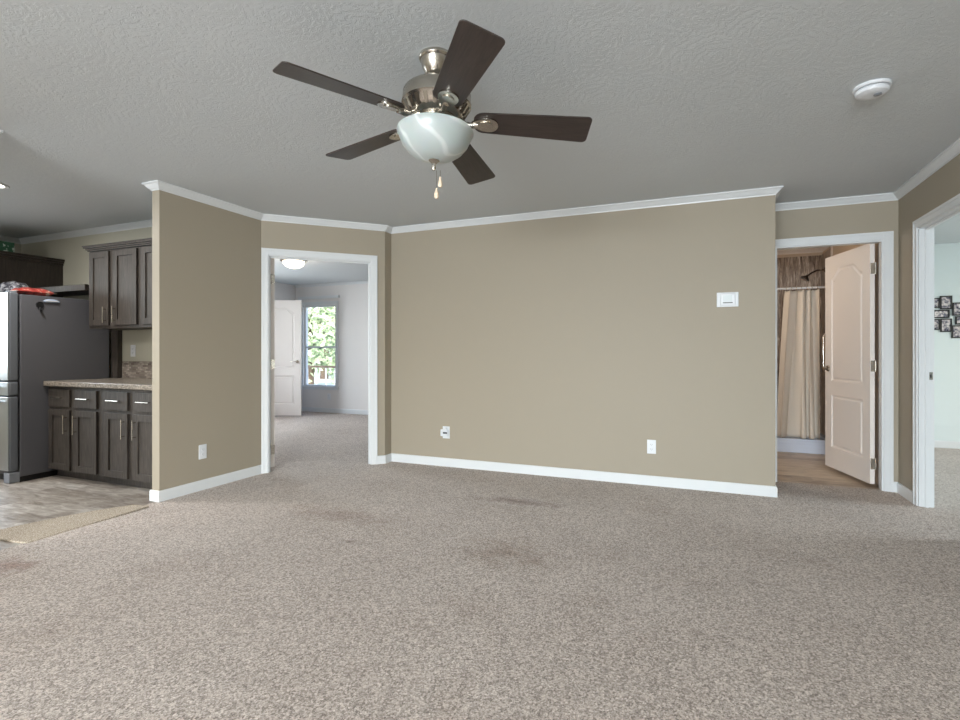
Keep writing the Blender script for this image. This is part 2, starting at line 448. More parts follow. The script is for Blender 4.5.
# crown mouldings
CR = [(0, H - .055), (.006, H - .055), (.008, H - .046), (.018, H - .040), (.033, H - .023), (.040, H - .014), (.049, H - .011), (.049, H), (0, H)]
tn = [0]
def trims(path, prof, label, m='trim', names=None):
    for i, mb in enumerate(sweep(path, prof)):
        if names: nm = names[i]
        else:
            tn[0] += 1; nm = 'trim_%d' % tn[0]
        struct(nm, mb, m, label if isinstance(label, str) else label[i], cat='trim' if not names else 'baseboard')
trims([(1.5, -4.2), (1.5, 5.23), (.56, 5.23), (.56, 4.69), (-2.955, 4.69), Cn, tuple(D), (-3.78, 2.74), (-3.86, 2.74), (-3.86, 3.52), (-7.15, 3.52), (-7.15, -4.2)], CR,
      ['white crown moulding along the right wall', 'white crown moulding above the bathroom doorway', 'white crown moulding on the recess return', 'long white crown moulding above the thermostat wall',
       'short white crown moulding at the angled corner', 'white crown moulding above the angled doorway', 'white crown moulding on the left wall', 'white crown moulding capping the end of the left wall',
       'white crown moulding on the kitchen side of the left wall', 'white crown moulding above the kitchen cabinets', 'white crown moulding on kitchen side wall'])
trims([(-3.86, -4.2), (-3.86, 1.70), (-3.78, 1.70), (-3.78, -4.2)], CR, 'white crown moulding on near wall of the kitchen opening')
CB = [(d_ * .8, H - (H - z_) * .8) for d_, z_ in CR]
trims([(-.6, 8.0), (-7.2, 8.0)], CB, 'white crown moulding above the bedroom window')
trims([(1.42, 5.31), (1.42, 7.6), (-.42, 7.6)], CR, 'beige crown moulding around the bathroom ceiling', 'door')
# baseboards
BP = [(0, 0), (.013, 0), (.013, .072), (.009, .083), (0, .083)]
trims([(1.5, -4.2), (1.5, 3.965)], BP, 'white baseboard', names=['baseboard_right_near'])
trims([(1.5, 4.874), (1.5, 5.23), (1.466, 5.23)], BP, 'white baseboard by the recess', names=['baseboard_right', 'baseboard_recess'])
trims([(.56, 5.20), (.56, 4.69), (-2.955, 4.69), Cn, dg(1.088)], BP, 'white baseboard', names=['baseboard_return', 'baseboard_back', 'baseboard_corner', 'baseboard_angled'])
trims([(-3.78, 3.74), (-3.78, 2.74), (-3.86, 2.74), (-3.86, 2.84)], BP, 'white baseboard', names=['baseboard_left', 'baseboard_left_end', 'baseboard_left_kitchen'])
trims([(-3.86, -4.2), (-3.86, 1.70), (-3.78, 1.70), (-3.78, -4.2)], BP, 'white baseboard', names=['baseboard_near_left_kitchen', 'baseboard_near_left_end', 'baseboard_near_left'])
trims([(-.6, 8.0), (-7.2, 8.0)], BP, 'white baseboard below the bedroom window', names=['baseboard_bedroom'])
trims([(5.2, 7.86), (1.61, 7.86)], BP, 'white baseboard', names=['baseboard_office'])


def casing(label, a, b, nrm, thick, z1, w=.062, back=True, stop=True):
    """cased opening on the wall line a -> b (2D); nrm points to the viewer's room; jamb lining through wall thickness"""
    a = Vector(a); b = Vector(b); d = (b - a).normalized(); nrm = Vector(nrm).normalized()
    tn[0] += 1
    L = (b - a).length
    mt = Matrix(((d.x, nrm.x, 0, a.x), (d.y, nrm.y, 0, a.y), (0, 0, 1, 0), (0, 0, 0, 1)))
    mb = MB()
    for y0, y1, y2 in ((.0005, .011, .017),) + (((-thick - .0005, -thick - .011, -thick - .017),) if back else ()):
        for (x0, x1, z0, zz) in ((-w, .004, 0, z1 + w), (L - .004, L + w, 0, z1 + w), (.004, L - .004, z1 - .004, z1 + w)):
            mb.box(x0, x1, min(y0, y1), max(y0, y1), z0, zz, mt)
        # raised outer and inner bead
        for (x0, x1, z0, zz) in ((-w, -w + .02, 0, z1 + w), (L + w - .02, L + w, 0, z1 + w), (-w + .02, L + w - .02, z1 + w - .02, z1 + w)):
            mb.box(x0, x1, min(y1, y2), max(y1, y2), z0, zz, mt)
    mb.box(0, .016, -thick, 0, 0, z1, mt); mb.box(L - .016, L, -thick, 0, 0, z1, mt); mb.box(.016, L - .016, -thick, 0, z1 - .016, z1, mt)
    # door stop
    q = -thick * .55
    if stop: mb.box(.016, .028, q - .012, q + .012, 0, z1 - .016, mt), mb.box(L - .028, L - .016, q - .012, q + .012, 0, z1 - .016, mt), mb.box(.028, L - .028, q - .012, q + .012, z1 - .028, z1 - .016, mt)
    return struct('trim_%d' % tn[0], mb, 'trim', label, bevel=.002, cat='door casing')


cas_ang = casing('white casing around the angled bedroom doorway', dg(.055), dg(1.035), (r2, -r2), .08, OPEN, w=.053)
cas_bath = casing('white casing around the bathroom doorway', (.623, 5.23), (1.405, 5.23), (0, -1), .08, OPEN, w=.060, stop=False)
cas_right = casing('white casing around the opening in the right wall', (1.5, 4.03), (1.5, 4.82), (-1, 0), .085, OPEN, w=.053)
sp = MB().box(1.556, 1.580, 4.7955, 4.8035, .935, .99).build('strike_plate', 'nickel', cas_right); sp['label'] = 'brushed metal strike plate'
MB().box(1.563, 1.573, 4.7950, 4.7955, .950, .975).build('latch_hole', 'dark_slot', sp)
# bathroom pieces of trim
tn[0] += 1
struct('trim_%d' % tn[0], MB().box(1.404, 1.419, 7.06, 7.10, .14, 2.37), 'door', 'pale edge strip of the shower surround')

# ------------------------------------------------------------------ windows and doors behind the camera
wi = [0]
def window(label, x0, x1, y, z0, z1, axis='x', inner=1, view=False, casew=.06):
    """sash window filling a hole in a wall running along x (at y) or along y; inner = direction of the room"""
    wi[0] += 1
    L = x1 - x0
    if axis == 'x': mt = Matrix(((1, 0, 0, x0), (0, inner, 0, y), (0, 0, 1, 0), (0, 0, 0, 1)))
    else: mt = Matrix(((0, inner, 0, y), (1, 0, 0, x0), (0, 0, 1, 0), (0, 0, 0, 1)))
    root = thing('window_%d' % wi[0], label, 'window', mt.translation, 0, kind='structure')
    mt = Matrix.Translation(-Vector(mt.translation)) @ mt
    mb = MB(); fw = .035; zm = z0 + (z1 - z0) * .485
    for a0, a1, b0, b1 in ((0, fw, z0, z1), (L - fw, L, z0, z1), (fw, L - fw, z0, z0 + fw), (fw, L - fw, z1 - fw, z1)):
        mb.box(a0, a1, -.09, -.03, b0, b1, mt)
    mb.build('window_frame', 'trim', root, .002)
    MB().box(fw, L - fw, -.075, -.04, zm - .018, zm + .018, mt).build('meeting_rail', 'trim', root, .002)
    MB().box(fw, L - fw, -.062, -.058, z0 + fw, zm - .018, mt).build('pane', 'glass', root)
    MB().box(fw, L - fw, -.056, -.052, zm + .018, z1 - fw, mt).build('pane', 'glass', root)
    mb = MB()
    for a0, a1, b0, b1 in ((-casew, .0, z0 - .05, z1 + casew), (L, L + casew, z0 - .05, z1 + casew), (0, L, z1, z1 + casew), (0, L, z0 - .05, z0)):
        mb.box(a0, a1, .0005, .014, b0, b1, mt)
    mb.box(-casew - .01, L + casew + .01, .0005, .04, z0 - .008, z0 + .012, mt)
    mb.build('window_casing', 'trim', root, .002)
    return root, mt


window('rear living room window', -3.3, -2.2, -4.2, .85, 2.05)
window('rear kitchen window', -6.35, -4.85, -4.2, .85, 2.05)
window('patio door glazing in the rear wall', -1.75, .55, -4.2, 0.0, 2.05)
window('kitchen side window', .9, 2.3, -7.15, .95, 2.05, 'y', 1)
window('added bedroom side window, out of view', 5.1, 6.3, -7.2, .65, 2.05, 'y', 1)  # made-up opening for the bedroom fill light
window('office side window', 4.4, 6.0, 5.2, .65, 2.05, 'y', -1)
wroot, wm = window('white framed bedroom window looking out on green trees', GX0, GX1, 8.0, GZ0, GZ1, 'x', -1)
mb = MB(); mb.box(-.10, GX1 - GX0 + .09, .0005, .035, GZ1 + .115, GZ1 + .165, wm); mb.build('blind_headrail', 'trim', wroot, .003)


def arch_loop(x0, x1, z0, z1, rise, ins=0.0, k=24):
    x0 += ins; x1 -= ins; z0 += ins
    pts = [(x0, z0), (x1, z0)]
    if rise:
        zs = z1 - rise - ins
        for i in range(k + 1):
            t = i / k
            x = x1 + (x0 - x1) * t
            u = abs(2 * t - 1)
            e = max(0, min(1, (1 - u) / .62)); e = e * e * (3 - 2 * e)
            pts.append((x, zs + rise * e))
    else: pts += [(x1, z1 - ins), (x0, z1 - ins)]
    return pts


def door_leaf(name, label, hinge, ang, w, h, z0=.03, lever_side=1, th=.035, mirror=1, handle=True, hinges=(.2, 1.02, 1.84)):
    """leaf extends from the hinge along +x (rotated by ang); faces at y = +-th/2"""
    root = thing(name, label, 'door', (hinge[0], hinge[1], 0), ang, kind='structure')
    mb = MB()
    panels = [arch_loop(.115, w - .115, z0 + .83, z0 + h - .13, .09), arch_loop(.115, w - .115, z0 + .2, z0 + .70, 0)]
    defs = [(.115, w - .115, z0 + .83, z0 + h - .13, .09), (.115, w - .115, z0 + .2, z0 + .70, 0)]
    rect = [(0.004, z0), (w, z0), (w, z0 + h), (0.004, z0 + h)]
    for sgn in (1, -1):
        y = sgn * th / 2
        loops = [rect] + panels
        flat = [p for l in loops for p in l]
        tris = tessellate_polygon([[Vector((p[0], p[1], 0)) for p in l] for l in loops])
        vs = [mb.bm.verts.new((p[0], y, p[1])) for p in flat]
        for tr_ in tris:
            try: mb.bm.faces.new([vs[i] for i in tr_])
            except ValueError: pass
        base = 4
        for dfn, lp in zip(defs, panels):
            prev = vs[base:base + len(lp)]; base += len(lp)
            for ins, dep in ((.010, .009), (.022, .011), (.034, .003)):
                cur = [mb.bm.verts.new((p[0], y - sgn * dep, p[1])) for p in arch_loop(*dfn, ins=ins)]
                for i in range(len(prev)):
                    j = (i + 1) % len(prev); mb.bm.faces.new((prev[i], prev[j], cur[j], cur[i]))
                prev = cur
            mb.bm.faces.new(prev)
        if sgn == 1: front = vs[:4]
        else:
            for i in range(4):
                j = (i + 1) % 4; mb.bm.faces.new((front[i], front[j], vs[j], vs[i]))
    mb.build('door_panel', 'door', root)
    if handle:
        hz = z0 + .95
        hb = MB()
        for sgn in (1, -1):
            y = sgn * th / 2
            mt = Matrix.Translation((w - .062, y, hz)) @ Matrix.Rotation(-sgn * PI / 2, 4, 'X')
            hb.lathe([(.0, 0), (.031, 0), (.031, .006), (.026, .011), (.012, .013), (.012, .045), (.0, .045)], 20, mt)
            hb.tube([(w - .062, y + sgn * .045, hz), (w - .085, y + sgn * .052, hz), (w - .12, y + sgn * .052, hz - .003), (w - .168, y + sgn * .046, hz - .006)], [.010, .010, .008, .006])
        hb.build('door_handle', 'nickel', root, smooth=True)
    for hz in hinges:
        b = MB(); b.box(-.003, .0035, -th / 2 + .001, th / 2 - .003, hz - .045, hz + .045)
        for q in (-.03, 0, .03): b.box(.0035, .0045, -.006, -.001, hz + q - .004, hz + q + .004)
        b.tube([(-.004, -mirror * (th / 2 + .004), hz - .048), (-.004, -mirror * (th / 2 + .004), hz + .048)], .006)
        b.box(-.004, .03, -mirror * (th / 2 + .001) - .001, -mirror * (th / 2 + .001) + .001, hz - .045, hz + .045)
        hg = b.build('hinge', 'nickel', root)
    return root


# bathroom door: swings into the bathroom
a17 = math.radians(14.0)
door_leaf('door_1', 'white two panel arched door standing open into the bathroom', (1.352, 5.325), PI / 2 + a17, .755, 2.025, .03, mirror=1)
# bedroom door folded back behind the angled wall, and the far bedroom door standing ajar
hx = dg(.104, .106)
door_leaf('door_2', 'edge of the bedroom door folded back behind the left jamb', hx, math.radians(45 + 112), .76, 2.02, .03, mirror=-1)
door_leaf('door_3', 'white two panel arched door standing ajar beside the bedroom window', (-7.172, 7.038), math.radians(22.6), .76, 2.03, .02)

# ------------------------------------------------------------------ ceiling fan
FX, FY = -1.054, 2.031
fan_o = thing('ceiling_fan', 'five blade ceiling fan, dark blades, brushed nickel motor and alabaster bowl', 'ceiling fan', (FX, FY, H))
nv = Vector((.0172, .0602, .998)).normalized()
tilt = Vector((0, 0, 1)).rotation_difference(nv).to_matrix().to_4x4()
HB = Matrix.Translation((0, 0, -.297)) @ tilt     # hub frame: z=0 at the blade plane
MB().lathe([(0, 0), (.072, 0), (.074, -.012), (.071, -.018), (.066, -.022), (.058, -.052), (.044, -.080), (.030, -.092), (.022, -.094), (0, -.094)], 36).build('canopy', 'nickel', fan_o, smooth=True, mtx=Matrix.Translation((.0, .0, 0)))
b = MB(); b.lathe([(0, .225), (.020, .218), (.026, .210), (.020, .200), (.012, .196), (.012, .165), (.02, .16), (0, .158)], 20); b.build('downrod', 'nickel', fan_o, smooth=True, mtx=HB)
MB().lathe([(0, .176), (.05, .176), (.085, .172), (.122, .158), (.142, .142), (.148, .132), (.149, .092), (.152, .090), (.152, .082), (.146, .078), (.128, .046), (.104, .026), (.09, .022), (0, .022)], 40).build('motor_housing', 'nickel', fan_o, smooth=True, mtx=HB)
b = MB()
for i in range(22):
    a = 2 * PI * i / 22
    b.prism([(-.010, 0), (.010, 0), (.006, .044), (-.006, .044)], -.002, .0025, Matrix.Rotation(a, 4, 'Z') @ Matrix.Translation((.144, 0, .074)) @ Matrix.Rotation(PI / 2, 4, 'Z') @ Matrix.Rotation(math.radians(-58), 4, 'X') if False else
            Matrix.Rotation(a, 4, 'Z') @ Matrix(((0, -.50, .866, .1425), (1, 0, 0, 0), (0, -.866, -.50, .0725), (0, 0, 0, 1))))
M['dark_nickel'] = mat('dark_nickel', (92, 84, 74), .4, 1.0)
b.build('cooling_slots', 'dark_nickel', fan_o, mtx=HB)
MB().lathe([(0, .03), (.082, .03), (.086, .022), (.086, -.004), (.078, -.012), (.062, -.016), (.062, -.030), (.07, -.0315), (0, -.0315)], 36).build('switch_housing', 'nickel', fan_o, smooth=True, mtx=HB)
# bowl
bw = [(.156, .012), (.165, .010), (.167, .003), (.160, -.005), (.156, -.018), (.144, -.046), (.122, -.074), (.092, -.097), (.058, -.112), (.025, -.119), (0, -.120)]
MB().lathe([(0, .004), (.148, .006)] + bw, 56).build('light_bowl', 'bowl', fan_o, smooth=True, mtx=HB @ Matrix.Translation((0, 0, -.042)))
MB().lathe([(0, -.152), (.026, -.152), (.028, -.158), (.016, -.168), (.009, -.176), (.009, -.196), (.006, -.203), (0, -.204)], 20).build('finial', 'nickel', fan_o, smooth=True, mtx=HB)
rw = Matrix.Rotation(-.2148, 4, 'X')
def blade_poly():
    pts = []
    r0, r1, w0, w1 = .165, .668, .126, .160
    rc = .022
    def corner(cx, cy, a0, a1, rr):
        return [(cx + rr * math.cos(a0 + (a1 - a0) * i / 6), cy + rr * math.sin(a0 + (a1 - a0) * i / 6)) for i in range(7)]
    pts += corner(r1 - rc, -w1 / 2 + rc, -PI / 2, 0, rc)
    pts += corner(r1 - rc, w1 / 2 - rc, 0, PI / 2, rc)
    pts += corner(r0 + .045, w0 / 2 - .045, PI / 2, PI, .045)
    pts += corner(r0 + .045, -w0 / 2 + .045, PI, 1.5 * PI, .045)
    return pts
def iron_poly():
    pts = []
    for i in range(28):
        a = 2 * PI * i / 28
        x = .212 + .060 * math.cos(a); w = .039 * math.sin(a) * (1 + .35 * math.cos(a))
        pts.append((x, w))
    return pts
blade0 = MB().prism(blade_poly(), -.003, .003, rw).build('blade', 'blade', fan_o, .0015)
ib = MB()
ib.prism(iron_poly(), -.012, -.0035, rw)
ib.prism([(p[0] * .62 + .079, p[1] * .62) for p in iron_poly()], -.016, -.012, rw)
ib.tube([(.085, 0, .012), (.105, 0, .004), (.13, 0, -.012), (.155, .0, -.014), (.185, 0, -.010)], [.013, .013, .012, .013, .014], 12)
ib.box(.072, .098, -.024, .024, .004, .022)
iron0 = ib.build('blade_iron', 'nickel', blade0, .0015, smooth=True)
a0 = math.radians(22.6 - .12)
for k in range(5):
    o = blade0 if k == 0 else copy_tree(blade0)
    o.parent = fan_o; o.matrix_local = HB @ Matrix.Rotation(a0 + k * 2 * PI / 5, 4, 'Z') @ Matrix.Translation((0, 0, .020)) @ Matrix.Rotation(.030, 4, 'Y')
for (px, py, zt, zb_) in ((.022, .0, -.335, -.560), (.006, -.004, -.335, -.608)):
    ch = MB()
    ch.tube([(px, py, -.50), (px, py, zb_ + .03)], .0012, 6)
    co = ch.build('pull_chain', 'nickel', fan_o)
    MB().lathe([(0, zb_ - .014), (.007, zb_ - .013), (.0105, zb_ - .004), (.009, zb_ + .010), (.005, zb_ + .022), (.004, zb_ + .032), (0, zb_ + .033)], 14, Matrix.Translation((px, py, 0))).build('fob', 'wood_fob', co, smooth=True)

# ------------------------------------------------------------------ smoke detector
sd = thing('smoke_detector', 'round white smoke detector on the ceiling at right', 'smoke detector', (1.754 - .976, .730 + 2.345, H))
MB().lathe([(0, 0), (.078, 0), (.078, -.010), (.074, -.014), (0, -.014)], 40).build('mounting_base', 'white', sd, smooth=True)
MB().lathe([(0, -.0142), (.062, -.0142), (.062, -.018), (0, -.018)], 40).build('shadow_groove', 'grey_slot', sd, smooth=True)
MB().lathe([(0, -.0182), (.068, -.0182), (.070, -.026), (.066, -.036), (.052, -.043), (.030, -.045), (0, -.045)], 40).build('cover', 'white', sd, smooth=True)
tb = MB().lathe([(0, -.0452), (.016, -.0452), (.0175, -.049), (.012, -.052), (0, -.052)], 20, Matrix.Translation((.02, -.012, 0))).build('test_button', 'grey_slot', sd, smooth=True)

# ------------------------------------------------------------------ small wall devices
def wall_frame(x, y, nx, ny):
    """matrix: local +x along the wall (viewer's left to right), +y out of the wall, z up"""
    ang = math.atan2(ny, nx) - PI / 2
    return ang


def outlet(label, x, y, z, ang, group='white duplex outlets low on the walls', m='white'):
    root = thing('wall_outlet', label, 'outlet', (x, y, z), ang, group)
    MB().box(-.036, .036, .0005, .006, -.059, .059).build('cover_plate', m, root, .002)
    for dz in (-.02, .02):
        rc = MB(); rc.prism([(.0165 * math.cos(q), .0145 * math.sin(q)) for q in [2 * PI * i / 20 for i in range(20)]], 0, .0025, Matrix.Translation((0, .0062, dz)) @ Matrix.Rotation(-PI / 2, 4, 'X'))
        r_ = rc.build('receptacle', m, root)
        s_ = MB(); s_.box(-.008, -.0055, .0087, .0094, dz - .003, dz + .006); s_.box(.0055, .008, .0087, .0094, dz - .003, dz + .006); s_.box(-.002, .002, .0087, .0094, dz - .010, dz - .006)
        s_.build('slots', 'grey_slot', r_)
    return root


outlet('white outlet near right end of the thermostat wall, below the thermostat', -.367, 4.69, .330, PI)
outlet('white outlet on the left wall between kitchen and angled doorway', -3.78, 3.115, .315, -PI / 2)
outlet('small white outlet below the bedroom window', -6.40, 8.0, .30, PI)
outlet('white outlet on kitchen wall above the stone backsplash', -5.235, 3.52, 1.150, PI, 'kitchen outlet')

cx = thing('wall_jack', 'white wall jack with small box and dark port near the angled doorway', 'wall jack', (-2.315, 4.69, .338), PI)
MB().box(-.038, .038, .0005, .006, -.060, .060).build('cover_plate', 'white', cx, .002)
jb = MB(); jb.box(-.028, .052, .006, .030, -.036, .030); jb.build('adapter_box', 'white', cx, .004)
MB().box(-.022, .022, .0302, .0325, -.010, .006).build('port', 'dark_slot', cx)
MB().box(-.012, .012, .006, .028, .032, .050).build('plug', 'white', cx, .002)

th_ = thing('thermostat', 'white rectangular thermostat on the wide taupe wall', 'thermostat', (.220, 4.69, 1.562), PI)
MB().box(-.080, .080, .0005, .010, -.059, .059).build('wall_plate', 'white', th_, .004)
MB().box(-.056, .056, .0102, .030, -.048, .048).build('body', 'white', th_, .005)
dp = MB().box(-.034, .034, .0302, .0318, -.022, .034).build('display', mat('lcd_grey', (196, 204, 206), .25), th_)
MB().box(-.036, .036, .0302, .0325, -.031, -.0235).build('button_slot', 'dark_slot', th_)

# ------------------------------------------------------------------ bedroom ceiling lamp
bl = thing('ceiling_lamp', 'lit frosted bowl flush lamp on the bedroom ceiling', 'ceiling lamp', (-5.17, 5.71, H))
MB().lathe([(0, 0), (.16, 0), (.178, -.012), (.182, -.030), (.172, -.036), (0, -.036)], 40).build('metal_pan', 'nickel', bl, smooth=True)
MB().lathe([(0, -.0362), (.146, -.0362), (.142, -.06), (.120, -.092), (.085, -.114), (.04, -.125), (0, -.127)], 40).build('glass_bowl', 'lamp_glass', bl, smooth=True)
MB().lathe([(0, -.1272), (.008, -.1272), (.009, -.136), (0, -.142)], 14).build('finial', 'nickel', bl, smooth=True)
point('bedroom_lamp_bulb', (-5.17, 5.71, 2.20), 5, (1, .84, .66), .09)
# recessed kitchen light
rl = thing('recessed_light', 'lit recessed can light in the kitchen ceiling', 'recessed light', (-5.0, 2.28, H))
MB().lathe([(.066, -.0005), (.095, -.0005), (.096, -.004), (.090, -.008), (.066, -.006), (.066, -.0005)], 36).build('trim_ring', 'white', rl, smooth=True)
MB().lathe([(0, -.001), (.0655, -.001), (.0655, -.0045), (0, -.0045)], 36).build('lens', 'can_glow', rl, smooth=True)
for q in ((-5.0, 2.28), (-6.2, .6), (-4.96, .6)): area('can_and_fill_beam', (q[0], q[1], H - .012), (0, 0, 0), .12, .12, 23, (1, .97, .93))  # last two beams have no can, added unseen to brighten the kitchen
# bathroom lamp out of sight around the corner
b2 = thing('vanity_lamp', 'warm vanity globe lamp on the bathroom left wall', 'wall lamp', (-.42, 6.2, 1.95), -PI / 2)
MB().box(-.25, .25, .0005, .03, -.05, .05).build('backplate', 'nickel', b2, .004)
for q in (-.16, 0, .16):
    MB().lathe([(0, -.06), (.03, -.05), (.055, -.02), (.058, .01), (.04, .045), (0, .055)], 20, Matrix.Translation((q, .09, 0))).build('globe', 'lamp_glass', b2, smooth=True)
point('vanity_lamp_bulbs', (-.16, 6.2, 1.95), 16, (1, .85, .69), .1)

# ------------------------------------------------------------------ kitchen
def pull(mb, x, z0, z1, y, vertical=True, xx=None):
    """bar pull standing off a front at y (front faces -y)"""
    if vertical:
        mb.tube([(x, y - .03, z0), (x, y - .03, z1)], .0055, 10)
        for z in (z0 + .022, z1 - .022): mb.tube([(x, y, z), (x, y - .03, z)], .0042, 8)
    else:
        mb.tube([(x, y - .03, z0), (xx, y - .03, z0)], .0055, 10)
        for q in (x + .02, xx - .02): mb.tube([(q, y, z0), (q, y - .03, z0)], .0042, 8)


def shaker(x0, x1, z0, z1, y, th=.019, fr=.055):
    mb = MB()
    mb.box(x0, x0 + fr, y, y + th, z0, z1); mb.box(x1 - fr, x1, y, y + th, z0, z1)
    mb.box(x0 + fr, x1 - fr, y, y + th, z0, z0 + fr); mb.box(x0 + fr, x1 - fr, y, y + th, z1 - fr, z1)
    mb.box(x0 + fr, x1 - fr, y + .011, y + th, z0 + fr, z1 - fr)
    return mb


def base_cabinet(label, x0, x1, d):
    root = thing('base_cabinet', label, 'cabinet', ((x0 + x1) / 2, 3.2, -.008), 0, 'dark base cabinets under the countertop')
    c = -(x0 + x1) / 2
    b = MB(); b.box(x0 + c, x1 + c, 2.92 - 3.2, .315, .078, .836); b.box(x0 + c, x1 + c, 2.985 - 3.2, .315, 0, .078)
    b.build('body', 'cab', root, .001)
    for i, (a0, a1) in enumerate(d):
        y = 2.90 - 3.2
        dr = MB(); dr.box(a0 + c, a1 + c, y, y + .019, .652, .808); dro = dr.build('drawer', 'cab', root, .002)
        m_ = (a0 + a1) / 2 + c
        hb = MB(); pull(hb, m_ - .075, .735, 0, y, False, m_ + .075); hb.build('handle', 'nickel', dro, smooth=True)
        do = shaker(a0 + c, a1 + c, .085, .628, y).build('door', 'cab', root, .0015)
        hx_ = (a1 - .032 if i % 2 == 0 else a0 + .032) + c
        hb = MB(); pull(hb, hx_, .42, .585, y); hb.build('handle', 'nickel', do, smooth=True)
    return root


base_cabinet('dark base cabinet beside the refrigerator', -5.495, -4.745, [(-5.474, -5.170), (-5.099, -4.795)])
base_cabinet('dark base cabinet beside the taupe wall end', -4.744, -3.875, [(-4.689, -4.393), (-4.318, -4.02)])
ct = MB(); ct.box(-5.496, -3.862, 2.868, 3.518, .830, .874)
tag(ct.build('countertop', 'counter', None, .006), 'speckled brown laminate countertop on the dark base cabinets', 'countertop')
bs = MB(); bs.box(-5.385, -3.862, 3.506, 3.5195, .8745, 1.045)
tag(bs.build('backsplash', 'mosaic', None, .001), 'low strip of brown stone mosaic backsplash above the countertop', 'backsplash')


def upper_cabinet(label, x0, x1, d, fridge_end=False):
    root = thing('upper_cabinet', label, 'cabinet', ((x0 + x1) / 2, 3.5, 1.36), 0, 'dark upper cabinets with cornice')
    c = -(x0 + x1) / 2
    y0 = 3.20 - 3.5
    MB().box(x0 + c, x1 + c, y0, .018, .0, .735).build('body', 'cab', root, .001)
    for i, (a0, a1) in enumerate(d):
        do = shaker(a0 + c, a1 + c,   .028, .722, y0 - .020).build('door', 'cab', root, .0015)
        hx_ = (a1 - .032 if i % 2 == 0 else a0 + .032) + c
        hb = MB(); pull(hb, hx_, .05, .20, y0 - .020); hb.build('handle', 'nickel', do, smooth=True)
    cr = MB()
    for k, (e, z0, z1) in enumerate(((.0, .735, .748), (.012, .748, .762), (.026, .762, .776), (.032, .776, .786))):
        xl = x0 + c - (e if fridge_end else 0)
        cr.box(xl, x1 + c, y0 - e - .02, .018, z0, z1)
    cr.build('cornice', 'cab', root, .003)
    if fridge_end:
        MB().box(-5.492 + c, -5.40 + c, 3.47 - 3.5, .018, -.484, -.001).build('shade_strip', 'cab', root, .001)  # dark strip standing in for the shaded back wall beside the fridge
    return root


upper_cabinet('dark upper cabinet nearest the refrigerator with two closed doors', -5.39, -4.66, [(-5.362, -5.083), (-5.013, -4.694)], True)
upper_cabinet('dark upper cabinet partly hidden behind the taupe wall end', -4.659, -3.868, [(-4.627, -4.31), (-4.24, -3.93)])
sh = MB(); sh.box(-6.372, -5.394, 3.17, 3.518, 1.740, 1.782); sh.box(-6.372, -5.394, 3.16, 3.19, 1.728, 1.786)
tag(sh.build('wall_shelf', 'cab', None, .002), 'dark wooden shelf on the wall above the refrigerator', 'shelf')
# pantry
pr = thing('pantry_cabinet', 'tall espresso brown pantry cabinet on the far side of the refrigerator', 'cabinet', (-6.76, 3.2, -.008))
MB().box(-.385, .385, -.28, .318, .09, 2.10).build('body', 'pantry', pr, .001)
MB().box(-.385, .385, -.22, .318, 0, .089).build('toe_kick', 'pantry', pr)
for k in (0, 1):
    xa, xb = (-.375, -.01) if k == 0 else (.01, .375)
    for (za, zb2) in ((.11, 1.2), (1.23, 2.06)):
        do = shaker(xa, xb, za, zb2, -.30).build('door', 'pantry', pr, .0015)
        hb = MB(); q = xb - .03 if k == 0 else xa + .03; pull(hb, q, (1.0 if za < 1 else 1.27), (1.15 if za < 1 else 1.42), -.30); hb.build('handle', 'nickel', do, smooth=True)
cr = MB()
for (e, z0, z1) in ((.012, 2.08, 2.105), (.024, 2.105, 2.125), (.034, 2.125, 2.148)): cr.box(-.385, .385 + e, -.30 - e, .318, z0, z1)
cr.build('cornice', 'pantry', pr, .003)
gb = MB(); gb.box(-6.98, -6.60, 2.95, 3.19, 2.1405, 2.28)
tag(gb.build('storage_box', 'green_box', None, .004), 'green printed box on top of the tall pantry cabinet', 'box')

# refrigerator
fg = thing('refrigerator', 'stainless steel refrigerator with dark grey side panel', 'refrigerator', (-5.93, 3.08, -.008))
x0, x1 = -.425, .43
MB().box(x0, x1, -.38, .375, .05, 1.655).build('body', 'fridge_side', fg, .006)
def fdoor(name, xa, xb, za, zb2):
    d0 = MB().box(xa, xb, -.462, -.392, za, zb2).build(name, 'fridge_edge', fg, .012)
    MB().box(xa + .004, xb - .004, -.470, -.462, za + .004, zb2 - .004).build('steel_skin', 'steel', d0, .003)
    return d0
for i, (xa, xb) in enumerate(((x0 + .002, -.0015), (.0035, x1 - .002))):
    d0 = fdoor('door', xa, xb, .895, 1.668)
    hx_ = xb - .05 if i == 0 else xa + .05
    hb = MB(); hb.tube([(hx_, -.47, .97), (hx_, -.52, .985), (hx_, -.525, 1.25), (hx_, -.52, 1.55), (hx_, -.47, 1.565)], .011, 12); hb.build('handle', 'steel', d0, smooth=True)
for za, zb2 in ((.765, .886), (.11, .757)):
    d0 = fdoor('drawer', x0 + .002, x1 - .002, za, zb2)
    hb = MB(); zz = zb2 - .05; hb.tube([(x0 + .12, -.47, zz), (x0 + .135, -.52, zz), (0, -.525, zz), (x1 - .135, -.52, zz), (x1 - .12, -.47, zz)], .011, 12); hb.build('handle', 'steel', d0, smooth=True)
MB().box(x0 + .01, x1 - .01, -.378, .30, .0, .049).build('kick_grille', 'black', fg)
MB().box(x1 - .09, x1 - .004, -.46, -.38, .004, .095).build('roller_foot', 'grey_slot', fg, .006)
MB().box(x1 - .09, x1 - .02, -.45, -.395, 1.6685, 1.682).build('hinge_cover', 'grey_slot', fg, .006)

